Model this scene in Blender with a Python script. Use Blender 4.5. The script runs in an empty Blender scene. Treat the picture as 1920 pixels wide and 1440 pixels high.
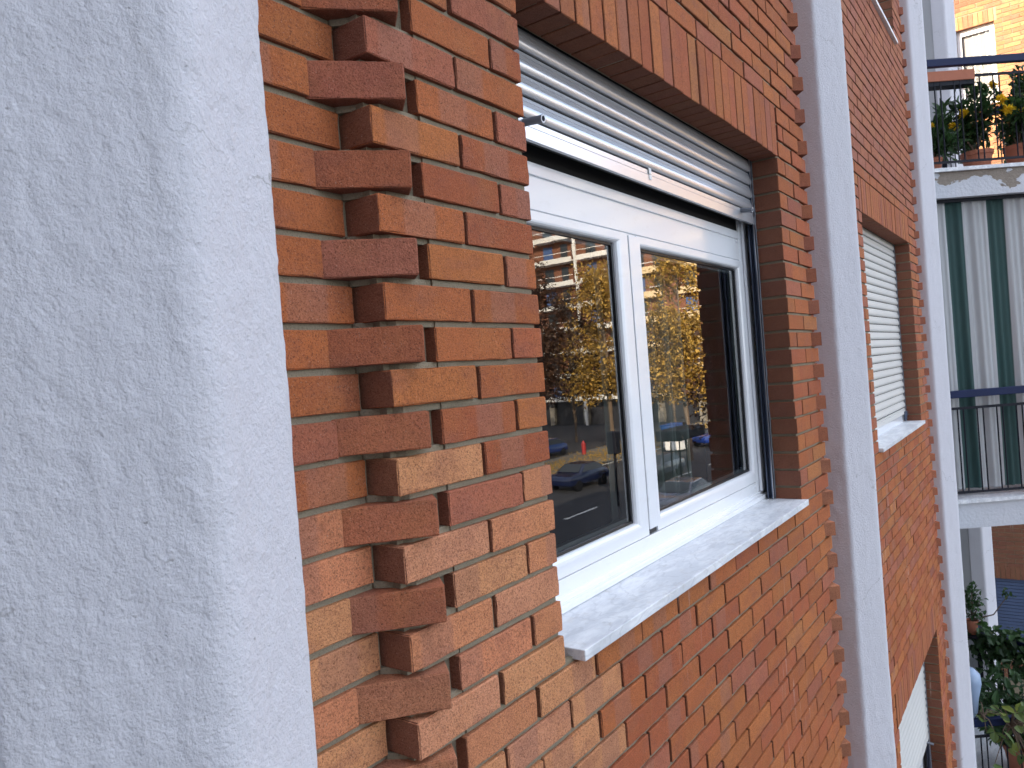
import bpy, math, random
import numpy as np
from mathutils import Matrix, Vector
random.seed(7); rng = np.random.RandomState(7)
SC = bpy.context.scene
COL = SC.collection

# ------------------------------------------------------------------ camera
yaw, pitch, roll = 0.945, -0.0089, -0.0766
f_ = Vector((math.cos(pitch)*math.sin(yaw), math.cos(pitch)*math.cos(yaw), math.sin(pitch)))
r_ = Vector((math.cos(yaw), -math.sin(yaw), 0)); u_ = r_.cross(f_)
c, s = math.cos(roll), math.sin(roll)
R1 = c*r_ + s*u_; U1 = -s*r_ + c*u_
cam = bpy.data.cameras.new('camera'); camo = bpy.data.objects.new('camera', cam); COL.objects.link(camo)
M = Matrix(((R1.x, U1.x, -f_.x), (R1.y, U1.y, -f_.y), (R1.z, U1.z, -f_.z))).to_4x4()
M.translation = Vector((-1.184, -0.780, -0.7436)); camo.matrix_world = M
cam.lens = 1400/1920*36; cam.sensor_width = 36; cam.clip_start = 0.05; cam.clip_end = 600
cam.dof.use_dof = True; cam.dof.focus_distance = 1.9; cam.dof.aperture_fstop = 16
SC.camera = camo

# ------------------------------------------------------------------ world and sun
SUN_EL, SUN_AZ = math.radians(21), math.radians(-56)      # azimuth from +Y towards +X
w = bpy.data.worlds.new('World'); SC.world = w; w.use_nodes = True
nt = w.node_tree; nt.nodes.clear()
def N(nt, t, **kw):
    n = nt.nodes.new(t)
    for k, v in kw.items():
        if k.startswith('i_'):
            n.inputs[int(k[2:])].default_value = v
        else: setattr(n, k, v)
    return n
out = N(nt, 'ShaderNodeOutputWorld'); bg = N(nt, 'ShaderNodeBackground'); bg.inputs[1].default_value = 0.15
sky = N(nt, 'ShaderNodeTexSky'); sky.sky_type = 'NISHITA'; sky.sun_disc = False
sky.sun_elevation = SUN_EL; sky.sun_rotation = SUN_AZ; sky.air_density = 1.0; sky.dust_density = 1.5
tc = N(nt, 'ShaderNodeTexCoord'); mp = N(nt, 'ShaderNodeMapping'); mp.inputs[3].default_value = (1, 1, 2.6)
no = N(nt, 'ShaderNodeTexNoise'); no.inputs['Scale'].default_value = 2.3; no.inputs['Detail'].default_value = 6; no.inputs['Roughness'].default_value = .6
cr = N(nt, 'ShaderNodeValToRGB'); cr.color_ramp.elements[0].position = .40; cr.color_ramp.elements[1].position = .68
mx = N(nt, 'ShaderNodeMix', data_type='RGBA'); mx.inputs[7].default_value = (8.6, 8.9, 9.9, 1)
L = nt.links.new
L(tc.outputs['Generated'], mp.inputs[0]); L(mp.outputs[0], no.inputs[0]); L(no.outputs['Fac'], cr.inputs[0])
L(cr.outputs[0], mx.inputs[0]); L(sky.outputs[0], mx.inputs[6]); L(mx.outputs[2], bg.inputs[0]); L(bg.outputs[0], out.inputs[0])
sl = bpy.data.lights.new('sun', 'SUN'); sl.energy = 5.0; sl.angle = math.radians(.5); sl.color = (1, .86, .66)
so = bpy.data.objects.new('sun', sl); COL.objects.link(so)
sd = Vector((math.sin(SUN_AZ)*math.cos(SUN_EL), math.cos(SUN_AZ)*math.cos(SUN_EL), math.sin(SUN_EL)))
so.rotation_euler = sd.to_track_quat('Z', 'Y').to_euler()
vs = SC.view_settings; vs.view_transform = 'Standard'; vs.look = 'None'; vs.gamma = 1; vs.use_curve_mapping = False
vs.exposure = 1.75
SC.cycles.max_bounces = 8; SC.cycles.diffuse_bounces = 4; SC.cycles.glossy_bounces = 4; SC.cycles.transparent_max_bounces = 12
SC.cycles.transmission_bounces = 4; SC.cycles.caustics_reflective = False; SC.cycles.caustics_refractive = False

# ------------------------------------------------------------------ helpers: noise and meshes
def vnoise(P, scale, seed=0):
    P = np.asarray(P, float)*scale + seed*17.31
    i = np.floor(P).astype(np.int64); f = P-i; f = f*f*(3-2*f)
    def h(ix, iy, iz):
        n = (ix*374761393 + iy*668265263 + iz*2147483647 + seed*974711) & 0xffffffff
        n = ((n ^ (n >> 13))*1274126177) & 0xffffffff
        n = n ^ (n >> 16)
        return (n & 0xffff)/65535.
    x0, y0, z0 = i[:, 0], i[:, 1], i[:, 2]; fx, fy, fz = f[:, 0], f[:, 1], f[:, 2]
    r = 0
    for dx in (0, 1):
        for dy in (0, 1):
            for dz in (0, 1):
                r = r + h(x0+dx, y0+dy, z0+dz)*(fx if dx else 1-fx)*(fy if dy else 1-fy)*(fz if dz else 1-fz)
    return r*2-1

class MB:
    """collects geometry into one mesh"""
    def __init__(s): s.v = []; s.f = []; s.c = []; s.n = 0
    def add(s, V, F, col=None):
        V = np.asarray(V, float).reshape(-1, 3)
        s.v.append(V); s.f += [tuple(i+s.n for i in q) for q in F]; s.n += len(V)
        if col is not None: s.c.append(np.tile(np.array([*col[:3], 1.]), (len(V), 1)))
        return s
    def box(s, a, b, col=None):
        x0, y0, z0 = a; x1, y1, z1 = b
        V = [(x0,y0,z0),(x1,y0,z0),(x1,y1,z0),(x0,y1,z0),(x0,y0,z1),(x1,y0,z1),(x1,y1,z1),(x0,y1,z1)]
        return s.add(V, [(0,3,2,1),(4,5,6,7),(0,1,5,4),(1,2,6,5),(2,3,7,6),(3,0,4,7)], col)
    def obox(s, p0, p1, w, h, col=None, up=(0, 0, 1)):
        """bar from p0 to p1, width w (sideways), height h (along up)"""
        p0 = Vector(p0); p1 = Vector(p1); d = (p1-p0).normalized(); up = Vector(up)
        sd_ = d.cross(up)
        if sd_.length < 1e-4: sd_ = d.cross(Vector((1, 0, 0)))
        sd_.normalize(); up = sd_.cross(d)
        V = []
        for p in (p0, p1):
            for a, b in ((-1, -1), (1, -1), (1, 1), (-1, 1)): V.append(p+sd_*(a*w/2)+up*(b*h/2))
        return s.add([tuple(v) for v in V], [(0,1,2,3),(7,6,5,4),(0,4,5,1),(1,5,6,2),(2,6,7,3),(3,7,4,0)], col)
    def tube(s, pts, rad, n=8, col=None, cap=True):
        pts = [Vector(p) for p in pts]; V = []; F = []
        if not hasattr(rad, '__len__'): rad = [rad]*len(pts)
        for i, p in enumerate(pts):
            d = (pts[min(i+1, len(pts)-1)]-pts[max(i-1, 0)]).normalized()
            a = d.cross(Vector((0, 0, 1)));
            if a.length < .05: a = d.cross(Vector((1, 0, 0)))
            a.normalize(); b = d.cross(a)
            for k in range(n):
                t = 2*math.pi*k/n; V.append(tuple(p+(a*math.cos(t)+b*math.sin(t))*rad[i]))
        for i in range(len(pts)-1):
            for k in range(n): F.append((i*n+k, i*n+(k+1)%n, (i+1)*n+(k+1)%n, (i+1)*n+k))
        if cap: F.append(tuple(range(n))[::-1]); F.append(tuple((len(pts)-1)*n+k for k in range(n)))
        return s.add(V, F, col)
    def lathe(s, cen, prof, n=20, col=None):
        V = []; F = []
        for r, z in prof:
            for k in range(n):
                t = 2*math.pi*k/n; V.append((cen[0]+r*math.cos(t), cen[1]+r*math.sin(t), cen[2]+z))
        for i in range(len(prof)-1):
            for k in range(n): F.append((i*n+k, i*n+(k+1)%n, (i+1)*n+(k+1)%n, (i+1)*n+k))
        return s.add(V, F, col)
    def ring(s, xa, xb, za, zb, wl, wr, wb, wt, prof, col=None):
        """mitred rectangular frame in the XZ plane; prof = [(t 0..1 across the member, y)]"""
        V = []; F = []; n = len(prof)
        for t, y in prof:
            V += [(xa+wl*t, y, za+wb*t), (xb-wr*t, y, za+wb*t), (xb-wr*t, y, zb-wt*t), (xa+wl*t, y, zb-wt*t)]
        for i in range(n-1):
            for k in range(4): F.append((i*4+k, i*4+(k+1)%4, (i+1)*4+(k+1)%4, (i+1)*4+k))
        return s.add(V, F, col)
    def prism(s, poly, z0, z1, col=None):
        n = len(poly)
        V = [(x, y, z0) for x, y in poly]+[(x, y, z1) for x, y in poly]
        F = [tuple(range(n))[::-1], tuple(range(n, 2*n))]+[(k, (k+1) % n, n+(k+1) % n, n+k) for k in range(n)]
        return s.add(V, F, col)
    def mesh(s, name='mesh', smooth=False):
        me = bpy.data.meshes.new(name)
        V = np.concatenate(s.v) if s.v else np.zeros((0, 3))
        me.from_pydata(V.tolist(), [], s.f)
        if s.c:
            a = me.color_attributes.new('Col', 'FLOAT_COLOR', 'POINT'); a.data.foreach_set('color', np.concatenate(s.c).ravel())
        if smooth: me.polygons.foreach_set('use_smooth', [True]*len(me.polygons))
        me.update(); return me
    def obj(s, name, mat, parent=None, smooth=False, loc=None, bevel=0):
        me = s.mesh(name, smooth); o = link(name, me, mat, parent, loc)
        if bevel:
            b = o.modifiers.new('bevel', 'BEVEL'); b.width = bevel; b.segments = 2; b.limit_method = 'ANGLE'
        return o
def link(name, me, mat=None, parent=None, loc=None):
    o = bpy.data.objects.new(name, me); COL.objects.link(o)
    if mat is not None and not me.materials: me.materials.append(mat)
    if parent is not None: o.parent = parent; o.matrix_parent_inverse = parent.matrix_world.inverted()
    if loc is not None: o.location = loc
    return o
def thing(name, label, cat, loc=(0, 0, 0), group=None):
    o = bpy.data.objects.new(name, None); COL.objects.link(o); o.location = loc; o.empty_display_size = .1
    o.matrix_world = Matrix.Translation(loc)
    return tag(o, label, cat, group)
def tag(o, label=None, cat=None, group=None, kind=None):
    if label: o['label'] = label
    if cat: o['category'] = cat
    if group: o['group'] = group
    if kind: o['kind'] = kind
    return o

# ------------------------------------------------------------------ materials
def mat(name):
    m = bpy.data.materials.new(name); m.use_nodes = True; nt = m.node_tree; nt.nodes.clear()
    o = N(nt, 'ShaderNodeOutputMaterial'); b = N(nt, 'ShaderNodeBsdfPrincipled'); nt.links.new(b.outputs[0], o.inputs[0])
    return m, nt, b, o
def pos(nt, scale=None, off=None):
    g = N(nt, 'ShaderNodeNewGeometry')
    if scale is None: return g.outputs['Position']
    m = N(nt, 'ShaderNodeMapping'); m.inputs[3].default_value = scale; nt.links.new(g.outputs['Position'], m.inputs[0]); return m.outputs[0]
def noise(nt, vec, sc, det=4, rough=.55):
    n = N(nt, 'ShaderNodeTexNoise'); n.inputs['Scale'].default_value = sc; n.inputs['Detail'].default_value = det
    n.inputs['Roughness'].default_value = rough; nt.links.new(vec, n.inputs[0]); return n.outputs['Fac']
def ramp(nt, x, p0, p1, c0=(0,0,0,1), c1=(1,1,1,1)):
    r = N(nt, 'ShaderNodeValToRGB'); r.color_ramp.elements[0].position = p0; r.color_ramp.elements[1].position = p1
    r.color_ramp.elements[0].color = c0; r.color_ramp.elements[1].color = c1; nt.links.new(x, r.inputs[0]); return r.outputs[0]
def mixc(nt, fac, a, b, mode='MIX'):
    m = N(nt, 'ShaderNodeMix', data_type='RGBA'); m.blend_type = mode
    for idx, v in ((0, fac), (6, a), (7, b)):
        if hasattr(v, 'is_linked'): nt.links.new(v, m.inputs[idx])
        else: m.inputs[idx].default_value = v if idx == 0 else (*v[:3], 1)
    return m.outputs[2]
def math_(nt, op, a, b):
    m = N(nt, 'ShaderNodeMath', operation=op)
    for i, v in ((0, a), (1, b)):
        if hasattr(v, 'is_linked'): nt.links.new(v, m.inputs[i])
        else: m.inputs[i].default_value = v
    return m.outputs[0]
def bump(nt, b, h, strength, dist, prev=None):
    n = N(nt, 'ShaderNodeBump'); n.inputs['Strength'].default_value = strength; n.inputs['Distance'].default_value = dist
    nt.links.new(h, n.inputs['Height'])
    if prev is not None: nt.links.new(prev, n.inputs['Normal'])
    nt.links.new(n.outputs[0], b.inputs['Normal']); return n.outputs[0]
def simple(name, col, rough=.6, metal=0, spec=.5, var=.12, vs_=6, bmp=0, bs=60, coat=0):
    m, nt, b, o = mat(name); b.inputs['Roughness'].default_value = rough; b.inputs['Metallic'].default_value = metal
    b.inputs['Specular IOR Level'].default_value = spec; b.inputs['Coat Weight'].default_value = coat; b.inputs['Coat Roughness'].default_value = .08
    p = pos(nt); n = noise(nt, p, vs_, 5)
    cc = mixc(nt, n, [x*(1-var) for x in col], [min(1, x*(1+var)) for x in col]); nt.links.new(cc, b.inputs['Base Color'])
    if bmp: bump(nt, b, noise(nt, p, bs, 3), bmp, .002)
    return m
def brick_mat(name, src):
    m, nt, b, o = mat(name); p = pos(nt)
    if src == 'obj': base = N(nt, 'ShaderNodeObjectInfo').outputs['Color']
    else:
        a = N(nt, 'ShaderNodeVertexColor'); a.layer_name = 'Col'; base = a.outputs[0]
    # flashed zones: pinkish brown and ochre clouds inside a brick
    lo = ramp(nt, noise(nt, pos(nt, (9, 9, 14)), 1, 3, .6), .50, .66)
    c1 = mixc(nt, math_(nt, 'MULTIPLY', lo, .38), base, (.27, .100, .070))
    hi = ramp(nt, noise(nt, pos(nt, (7, 7, 5)), 1.6, 3), .50, .68)
    c1 = mixc(nt, math_(nt, 'MULTIPLY', hi, .22), c1, (.46, .185, .06))
    if src == 'obj':                                           # kiln marks: pale pink bands with straight ends where bricks lay on each other
        oc = N(nt, 'ShaderNodeTexCoord').outputs['Object']; sx_ = N(nt, 'ShaderNodeSeparateXYZ'); nt.links.new(oc, sx_.inputs[0]); rn = N(nt, 'ShaderNodeObjectInfo').outputs['Random']
        edge = math_(nt, 'MULTIPLY', math_(nt, 'FRACT', math_(nt, 'MULTIPLY', rn, 17.3), 0.), .16)
        dd = math_(nt, 'ABSOLUTE', math_(nt, 'SUBTRACT', sx_.outputs[0], edge), 0.)
        band = ramp(nt, math_(nt, 'ADD', dd, math_(nt, 'MULTIPLY', noise(nt, p, 60, 2), .006)), .036, .042, (1, 1, 1, 1), (0, 0, 0, 1))
        on = math_(nt, 'GREATER_THAN', math_(nt, 'FRACT', math_(nt, 'MULTIPLY', rn, 91.7), 0.), .55)
        c1 = mixc(nt, math_(nt, 'MULTIPLY', math_(nt, 'MULTIPLY', band, on), .42), c1, (.36, .165, .115))
    md = noise(nt, p, 45, 4, .6)
    c1 = mixc(nt, .35, c1, mixc(nt, md, (.25, .25, .25), (.78, .78, .78)), 'OVERLAY')
    # unsanded brown ends and undersides, darkened further with shade painted into the colour
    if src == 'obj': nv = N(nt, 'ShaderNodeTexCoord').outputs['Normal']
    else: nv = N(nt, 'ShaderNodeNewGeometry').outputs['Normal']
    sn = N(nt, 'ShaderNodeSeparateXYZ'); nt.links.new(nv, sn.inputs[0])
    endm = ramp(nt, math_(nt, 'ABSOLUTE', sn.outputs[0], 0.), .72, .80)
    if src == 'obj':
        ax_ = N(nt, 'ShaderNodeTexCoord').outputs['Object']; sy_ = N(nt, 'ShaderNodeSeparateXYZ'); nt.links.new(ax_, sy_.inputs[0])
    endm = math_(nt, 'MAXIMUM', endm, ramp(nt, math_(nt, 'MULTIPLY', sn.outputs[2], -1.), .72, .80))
    shaded_brown = mixc(nt, noise(nt, p, 30, 3), (.15, .066, .046), (.25, .105, .066))
    c1 = mixc(nt, math_(nt, 'MULTIPLY', endm, .80), c1, shaded_brown)
    # dark pits and pale grains of the fired sand face
    pit = ramp(nt, noise(nt, p, 420, 3, .7), .30, .47, (1, 1, 1, 1), (0, 0, 0, 1))
    c1 = mixc(nt, math_(nt, 'MULTIPLY', pit, 1.), c1, (.09, .03, .015))
    p2 = ramp(nt, noise(nt, p, 190, 4, .75), .34, .50, (1, 1, 1, 1), (0, 0, 0, 1)); c1 = mixc(nt, math_(nt, 'MULTIPLY', p2, .5), c1, (.16, .055, .03))
    gr = ramp(nt, noise(nt, pos(nt, (1.1, 1, .9)), 520, 2, .6), .66, .72)
    c1 = mixc(nt, math_(nt, 'MULTIPLY', gr, .6), c1, (.55, .40, .30))
    # efflorescence streaks running down
    st = ramp(nt, noise(nt, pos(nt, (60, 60, 3.5)), 1, 3, .6), .60, .74)
    zone = ramp(nt, noise(nt, pos(nt, (1.3, 1.3, .8)), 1, 2), .46, .58)
    sx = N(nt, 'ShaderNodeSeparateXYZ'); nt.links.new(p, sx.inputs[0])
    under = math_(nt, 'MULTIPLY', ramp(nt, math_(nt, 'ADD', sx.outputs[0], math_(nt, 'MULTIPLY', sx.outputs[2], 0)), .02, .10), ramp(nt, math_(nt, 'MULTIPLY', sx.outputs[2], -.5), .635, .66))
    c1 = mixc(nt, math_(nt, 'MULTIPLY', math_(nt, 'MULTIPLY', math_(nt, 'MULTIPLY', st, zone), under), .85), c1, (.62, .48, .40))
    nt.links.new(c1, b.inputs['Base Color']); b.inputs['Roughness'].default_value = .9; b.inputs['Specular IOR Level'].default_value = .25
    n1 = bump(nt, b, noise(nt, p, 330, 4, .65), .9, .0030)
    bump(nt, b, noise(nt, p, 60, 4), .45, .004, n1)
    return m
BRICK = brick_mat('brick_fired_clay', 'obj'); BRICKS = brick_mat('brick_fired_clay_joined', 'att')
def mk_mortar():
    m, nt, b, o = mat('mortar'); p = pos(nt)
    cc = mixc(nt, noise(nt, p, 9, 3), (.22, .185, .125), (.35, .295, .215))
    sp = ramp(nt, noise(nt, p, 380, 3, .7), .34, .46, (1, 1, 1, 1), (0, 0, 0, 1))
    cc = mixc(nt, math_(nt, 'MULTIPLY', sp, .6), cc, (.14, .11, .08))
    nt.links.new(cc, b.inputs['Base Color']); b.inputs['Roughness'].default_value = .95; b.inputs['Specular IOR Level'].default_value = .1
    bump(nt, b, noise(nt, p, 260, 4, .7), .8, .003); return m
MORTAR = mk_mortar()
def mk_stucco(name, col, k=1.):
    m, nt, b, o = mat(name); p = pos(nt)
    cc = mixc(nt, noise(nt, p, 3, 5), [x*.93 for x in col], col)
    dirt = ramp(nt, noise(nt, pos(nt, (30, 30, 60)), 1, 6, .75), .60, .76)
    cc = mixc(nt, math_(nt, 'MULTIPLY', dirt, .5), cc, [x*y for x, y in zip(col, (.62, .60, .55))])
    pit = ramp(nt, noise(nt, pos(nt, (70, 70, 95)), 1.2, 2, .5), .74, .79)
    cc = mixc(nt, math_(nt, 'MULTIPLY', pit, .6), cc, (.16, .15, .14))
    drip = ramp(nt, noise(nt, pos(nt, (30, 30, 1.6)), 1, 4, .6), .56, .74); cc = mixc(nt, math_(nt, 'MULTIPLY', drip, .16), cc, [x*y for x, y in zip(col, (.66, .64, .60))])
    vo = N(nt, 'ShaderNodeTexVoronoi'); vo.feature = 'DISTANCE_TO_EDGE'; vo.inputs['Scale'].default_value = 2.3; wp = N(nt, 'ShaderNodeVectorMath', operation='ADD'); nn = N(nt, 'ShaderNodeTexNoise'); nn.inputs['Scale'].default_value = 22; nn.inputs['Detail'].default_value = 5
    nt.links.new(p, nn.inputs[0]); sc_ = N(nt, 'ShaderNodeVectorMath', operation='SCALE'); sc_.inputs['Scale'].default_value = .10; nt.links.new(nn.outputs['Color'], sc_.inputs[0]); nt.links.new(p, wp.inputs[0]); nt.links.new(sc_.outputs[0], wp.inputs[1]); nt.links.new(wp.outputs[0], vo.inputs[0])
    crk = math_(nt, 'MULTIPLY', ramp(nt, vo.outputs['Distance'], .0016, .0045, (1, 1, 1, 1), (0, 0, 0, 1)), ramp(nt, noise(nt, pos(nt), 3.1, 2), .52, .6)); cc = mixc(nt, math_(nt, 'MULTIPLY', crk, .55), cc, (.20, .19, .17))
    nt.links.new(cc, b.inputs['Base Color']); b.inputs['Roughness'].default_value = .85; b.inputs['Specular IOR Level'].default_value = .3
    n1 = bump(nt, b, noise(nt, pos(nt, (1, 1, .8)), 150, 5, .68), .7*k, .006)
    bump(nt, b, noise(nt, p, 300, 3, .6), .45*k, .003, n1); return m
STUCCO = mk_stucco('white_stucco', (.665, .652, .685))
GREYCON = mk_stucco('grey_concrete', (.40, .40, .41), .5)
PVC = simple('white_pvc', (.83, .835, .85), .15, var=.015, coat=.3)
ALU = simple('painted_aluminium', (.63, .64, .66), .25, metal=.55, var=.008)
SHUT2 = simple('pale_roller_slats', (.62, .605, .57), .45, var=.05)
RUBBER = simple('black_rubber', (.012, .013, .016), .35)
DARK = simple('dark_void', (.01, .01, .01), .9)
GUIDE = simple('guide_metal', (.10, .12, .17), .28, metal=.7)
STEEL = simple('spacer_metal', (.55, .56, .57), .3, metal=.9)
PEG = simple('grey_plastic', (.20, .21, .24), .5)
PEGE = simple('pale_plastic', (.62, .63, .66), .5)
def mk_pvc():
    m, nt, b, o = mat('white_pvc'); cc = mixc(nt, noise(nt, pos(nt), 4, 4), (.82, .825, .84), (.84, .845, .86))
    d1 = ramp(nt, noise(nt, pos(nt, (14, 14, 40)), 1, 6, .75), .56, .80); cc = mixc(nt, math_(nt, 'MULTIPLY', d1, .22), cc, (.50, .47, .42))
    d2 = ramp(nt, noise(nt, pos(nt), 90, 4, .7), .70, .76); cc = mixc(nt, math_(nt, 'MULTIPLY', d2, .35), cc, (.35, .32, .28))
    nt.links.new(cc, b.inputs['Base Color']); b.inputs['Roughness'].default_value = .16; b.inputs['Coat Weight'].default_value = .3; b.inputs['Coat Roughness'].default_value = .08
    bump(nt, b, noise(nt, pos(nt), 7, 2), .12, .002); return m
PVC = mk_pvc()
def mk_marble():
    m, nt, b, o = mat('white_marble')
    v = ramp(nt, noise(nt, pos(nt, (4, 12, 12)), 1.6, 8, .68), .44, .62)
    cc = mixc(nt, v, (.62, .635, .66), (.82, .83, .84))
    wv = N(nt, 'ShaderNodeTexWave'); wv.inputs['Scale'].default_value = 2.2; wv.inputs['Distortion'].default_value = 26; wv.inputs['Detail'].default_value = 4
    nt.links.new(pos(nt, (1.4, 4, 4)), wv.inputs[0])
    cc = mixc(nt, math_(nt, 'MULTIPLY', ramp(nt, wv.outputs['Fac'], .02, .10, (1,1,1,1), (0,0,0,1)), .22), cc, (.34, .35, .37))
    dirt = ramp(nt, noise(nt, pos(nt), 24, 6, .75), .53, .72)
    cc = mixc(nt, math_(nt, 'MULTIPLY', dirt, .35), cc, (.40, .35, .28))
    nt.links.new(cc, b.inputs['Base Color']); b.inputs['Roughness'].default_value = .38; bump(nt, b, noise(nt, pos(nt), 150, 3), .15, .001); return m
MARBLE = mk_marble()
def mk_glass(name, tint=(.70, .74, .74), ior=1.52, mul=1.9):
    m = bpy.data.materials.new(name); m.use_nodes = True; nt = m.node_tree; nt.nodes.clear()
    o = N(nt, 'ShaderNodeOutputMaterial'); g = N(nt, 'ShaderNodeBsdfGlossy'); g.inputs['Roughness'].default_value = 0.0; g.inputs[0].default_value = (1, 1, 1, 1)
    t = N(nt, 'ShaderNodeBsdfTransparent'); t.inputs[0].default_value = (*tint, 1)
    fr = N(nt, 'ShaderNodeFresnel'); fr.inputs[0].default_value = ior
    fac = math_(nt, 'MINIMUM', math_(nt, 'MULTIPLY', fr.outputs[0], mul), 1.0)
    mx = N(nt, 'ShaderNodeMixShader'); nt.links.new(fac, mx.inputs[0]); nt.links.new(t.outputs[0], mx.inputs[1]); nt.links.new(g.outputs[0], mx.inputs[2])
    n = N(nt, 'ShaderNodeBump'); n.inputs['Strength'].default_value = .10; n.inputs['Distance'].default_value = .0006
    nt.links.new(noise(nt, pos(nt), 9, 2), n.inputs['Height']); nt.links.new(n.outputs[0], g.inputs['Normal'])
    df = N(nt, 'ShaderNodeBsdfDiffuse'); df.inputs[0].default_value = (.5, .5, .5, 1); m2 = N(nt, 'ShaderNodeMixShader')
    dm = ramp(nt, noise(nt, pos(nt, (9, 9, 4)), 2, 6, .7), .45, .8, (0, 0, 0, 1), (.022, .022, .022, 1)); nt.links.new(dm, m2.inputs[0]); nt.links.new(mx.outputs[0], m2.inputs[1]); nt.links.new(df.outputs[0], m2.inputs[2])
    nt.links.new(m2.outputs[0], o.inputs[0]); return m
GLASS = mk_glass('double_glazing')

# ------------------------------------------------------------------ brick meshes
P_ = .065; BH = .055; BD = .095
def brick_geo(Lx, Dy, Hz, seed, chip=.0016, fine=False):
    """rounded, slightly uneven brick; origin at the front lower left corner, front face y = 0"""
    r = np.random.RandomState(seed)
    nx = max(1, int(round(Lx/.028))) if fine else 1; nz = 3 if fine else 1; ny = 3 if fine else 1
    b = .0020 if fine else .0016
    def ax(Ln, n): return [0, b]+[b+(Ln-2*b)*i/n for i in range(1, n)]+[Ln-b, Ln]
    X, Y, Z = ax(Lx, nx), ax(Dy, ny), ax(Hz, nz)
    V = {}; vl = []; F = []
    def vid(i, j, k):
        key = (i, j, k)
        if key not in V:
            p = np.array([X[i], Y[j], Z[k]]); e = [i in (0, len(X)-1), j in (0, len(Y)-1), k in (0, len(Z)-1)]
            if sum(e) >= 2:                                    # pull edges in = chamfer
                for a, A, idx in ((0, X, i), (1, Y, j), (2, Z, k)):
                    if e[a]:
                        amt = b*(.42 if sum(e) == 2 else .6)
                        p[a] += amt if idx == 0 else -amt
            p = p+r.uniform(-1, 1, 3)*(.0007 if fine else .0005)*(1.5 if sum(e) >= 2 else .6)
            if sum(e) >= 2 and r.rand() < .10: p += (np.array([Lx, Dy, Hz])/2-p)/np.linalg.norm(np.array([Lx, Dy, Hz])/2-p)*chip*r.rand()*1.6
            V[key] = len(vl); vl.append(p)
        return V[key]
    a, bb, cc = len(X)-1, len(Y)-1, len(Z)-1
    for i in range(a):
        for k in range(cc):
            F.append((vid(i,0,k), vid(i+1,0,k), vid(i+1,0,k+1), vid(i,0,k+1)))
            F.append((vid(i,bb,k), vid(i,bb,k+1), vid(i+1,bb,k+1), vid(i+1,bb,k)))
    for j in range(bb):
        for k in range(cc):
            F.append((vid(0,j,k), vid(0,j,k+1), vid(0,j+1,k+1), vid(0,j+1,k)))
            F.append((vid(a,j,k), vid(a,j+1,k), vid(a,j+1,k+1), vid(a,j,k+1)))
    for i in range(a):
        for j in range(bb):
            F.append((vid(i,j,0), vid(i,j+1,0), vid(i+1,j+1,0), vid(i+1,j,0)))
            F.append((vid(i,j,cc), vid(i+1,j,cc), vid(i+1,j+1,cc), vid(i,j+1,cc)))
    return np.array(vl), F
def plain_geo(Lx, Dy, Hz, seed):
    V = np.array([(0,0,0),(Lx,0,0),(Lx,Dy,0),(0,Dy,0),(0,0,Hz),(Lx,0,Hz),(Lx,Dy,Hz),(0,Dy,Hz)], float)
    return V, [(0,3,2,1),(4,5,6,7),(0,1,5,4),(1,2,6,5),(2,3,7,6),(3,0,4,7)]
_geo = {}; _mesh = {}
def get_geo(Lx, Hz, fine, var, plain=False):
    k = (round(Lx, 3), round(Hz, 3), fine, var, plain)
    if k not in _geo:
        _geo[k] = plain_geo(k[0], BD, k[1], 0) if plain else brick_geo(k[0], BD, k[1], hash(k) % 99991, fine=fine)
    return k, _geo[k]
PAL = [((.50, .150, .052), 34), ((.53, .175, .056), 22), ((.47, .130, .054), 20), ((.55, .205, .070), 4), ((.47, .152, .084), 11), ((.38, .120, .075), 1)]
PALW = [p[1] for p in PAL]
def pick(tint=0):
    cc = np.array(random.choices([p[0] for p in PAL], PALW)[0])*np.array((.86, .86, .86))*random.uniform(.90, 1.10)
    if tint: cc = cc*(1-tint)+np.array((.36, .165, .125))*tint
    return tuple(cc)
CAMP = Vector((-1.184, -.780, -.7436))
def brick_wall(wall, bricks, nind, plainfar=False, fine_d=0):
    """bricks: list of (x, y, z, L, H, rz, colour, visible); nearest nind become objects, the rest one stuff mesh"""
    def d(b): return (Vector(b[:3])-CAMP).length*(1 if b[7] else 3)
    bricks = sorted(bricks, key=d); st = MB()
    for i, b in enumerate(bricks):
        x, y, z, Ln, H, rz, cc, vis = b
        j = random.uniform; x += j(-.0012, .0012); y += j(-.0016, .0016); z += j(-.0011, .0011); rz += j(-.004, .004); ry = j(-.004, .004)
        fine = fine_d > 0 and d(b) < fine_d
        key, (V, F) = get_geo(Ln, H, fine, random.randrange(3), plain=(plainfar and i >= nind))
        if i < nind:
            if key not in _mesh:
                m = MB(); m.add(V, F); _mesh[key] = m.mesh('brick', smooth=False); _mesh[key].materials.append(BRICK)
            o = bpy.data.objects.new('brick', _mesh[key]); COL.objects.link(o); o.parent = wall
            o.location = (x, y, z); o.rotation_euler = (0, ry, rz); o.color = (*cc, 1)
        else:
            ca, sa = math.cos(rz), math.sin(rz)
            W = np.empty_like(V); W[:, 0] = V[:, 0]*ca-V[:, 1]*sa+x; W[:, 1] = V[:, 0]*sa+V[:, 1]*ca+y; W[:, 2] = V[:, 2]+z
            st.add(W, F, cc)
    if st.v:
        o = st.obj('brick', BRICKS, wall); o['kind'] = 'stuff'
    return wall

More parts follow.
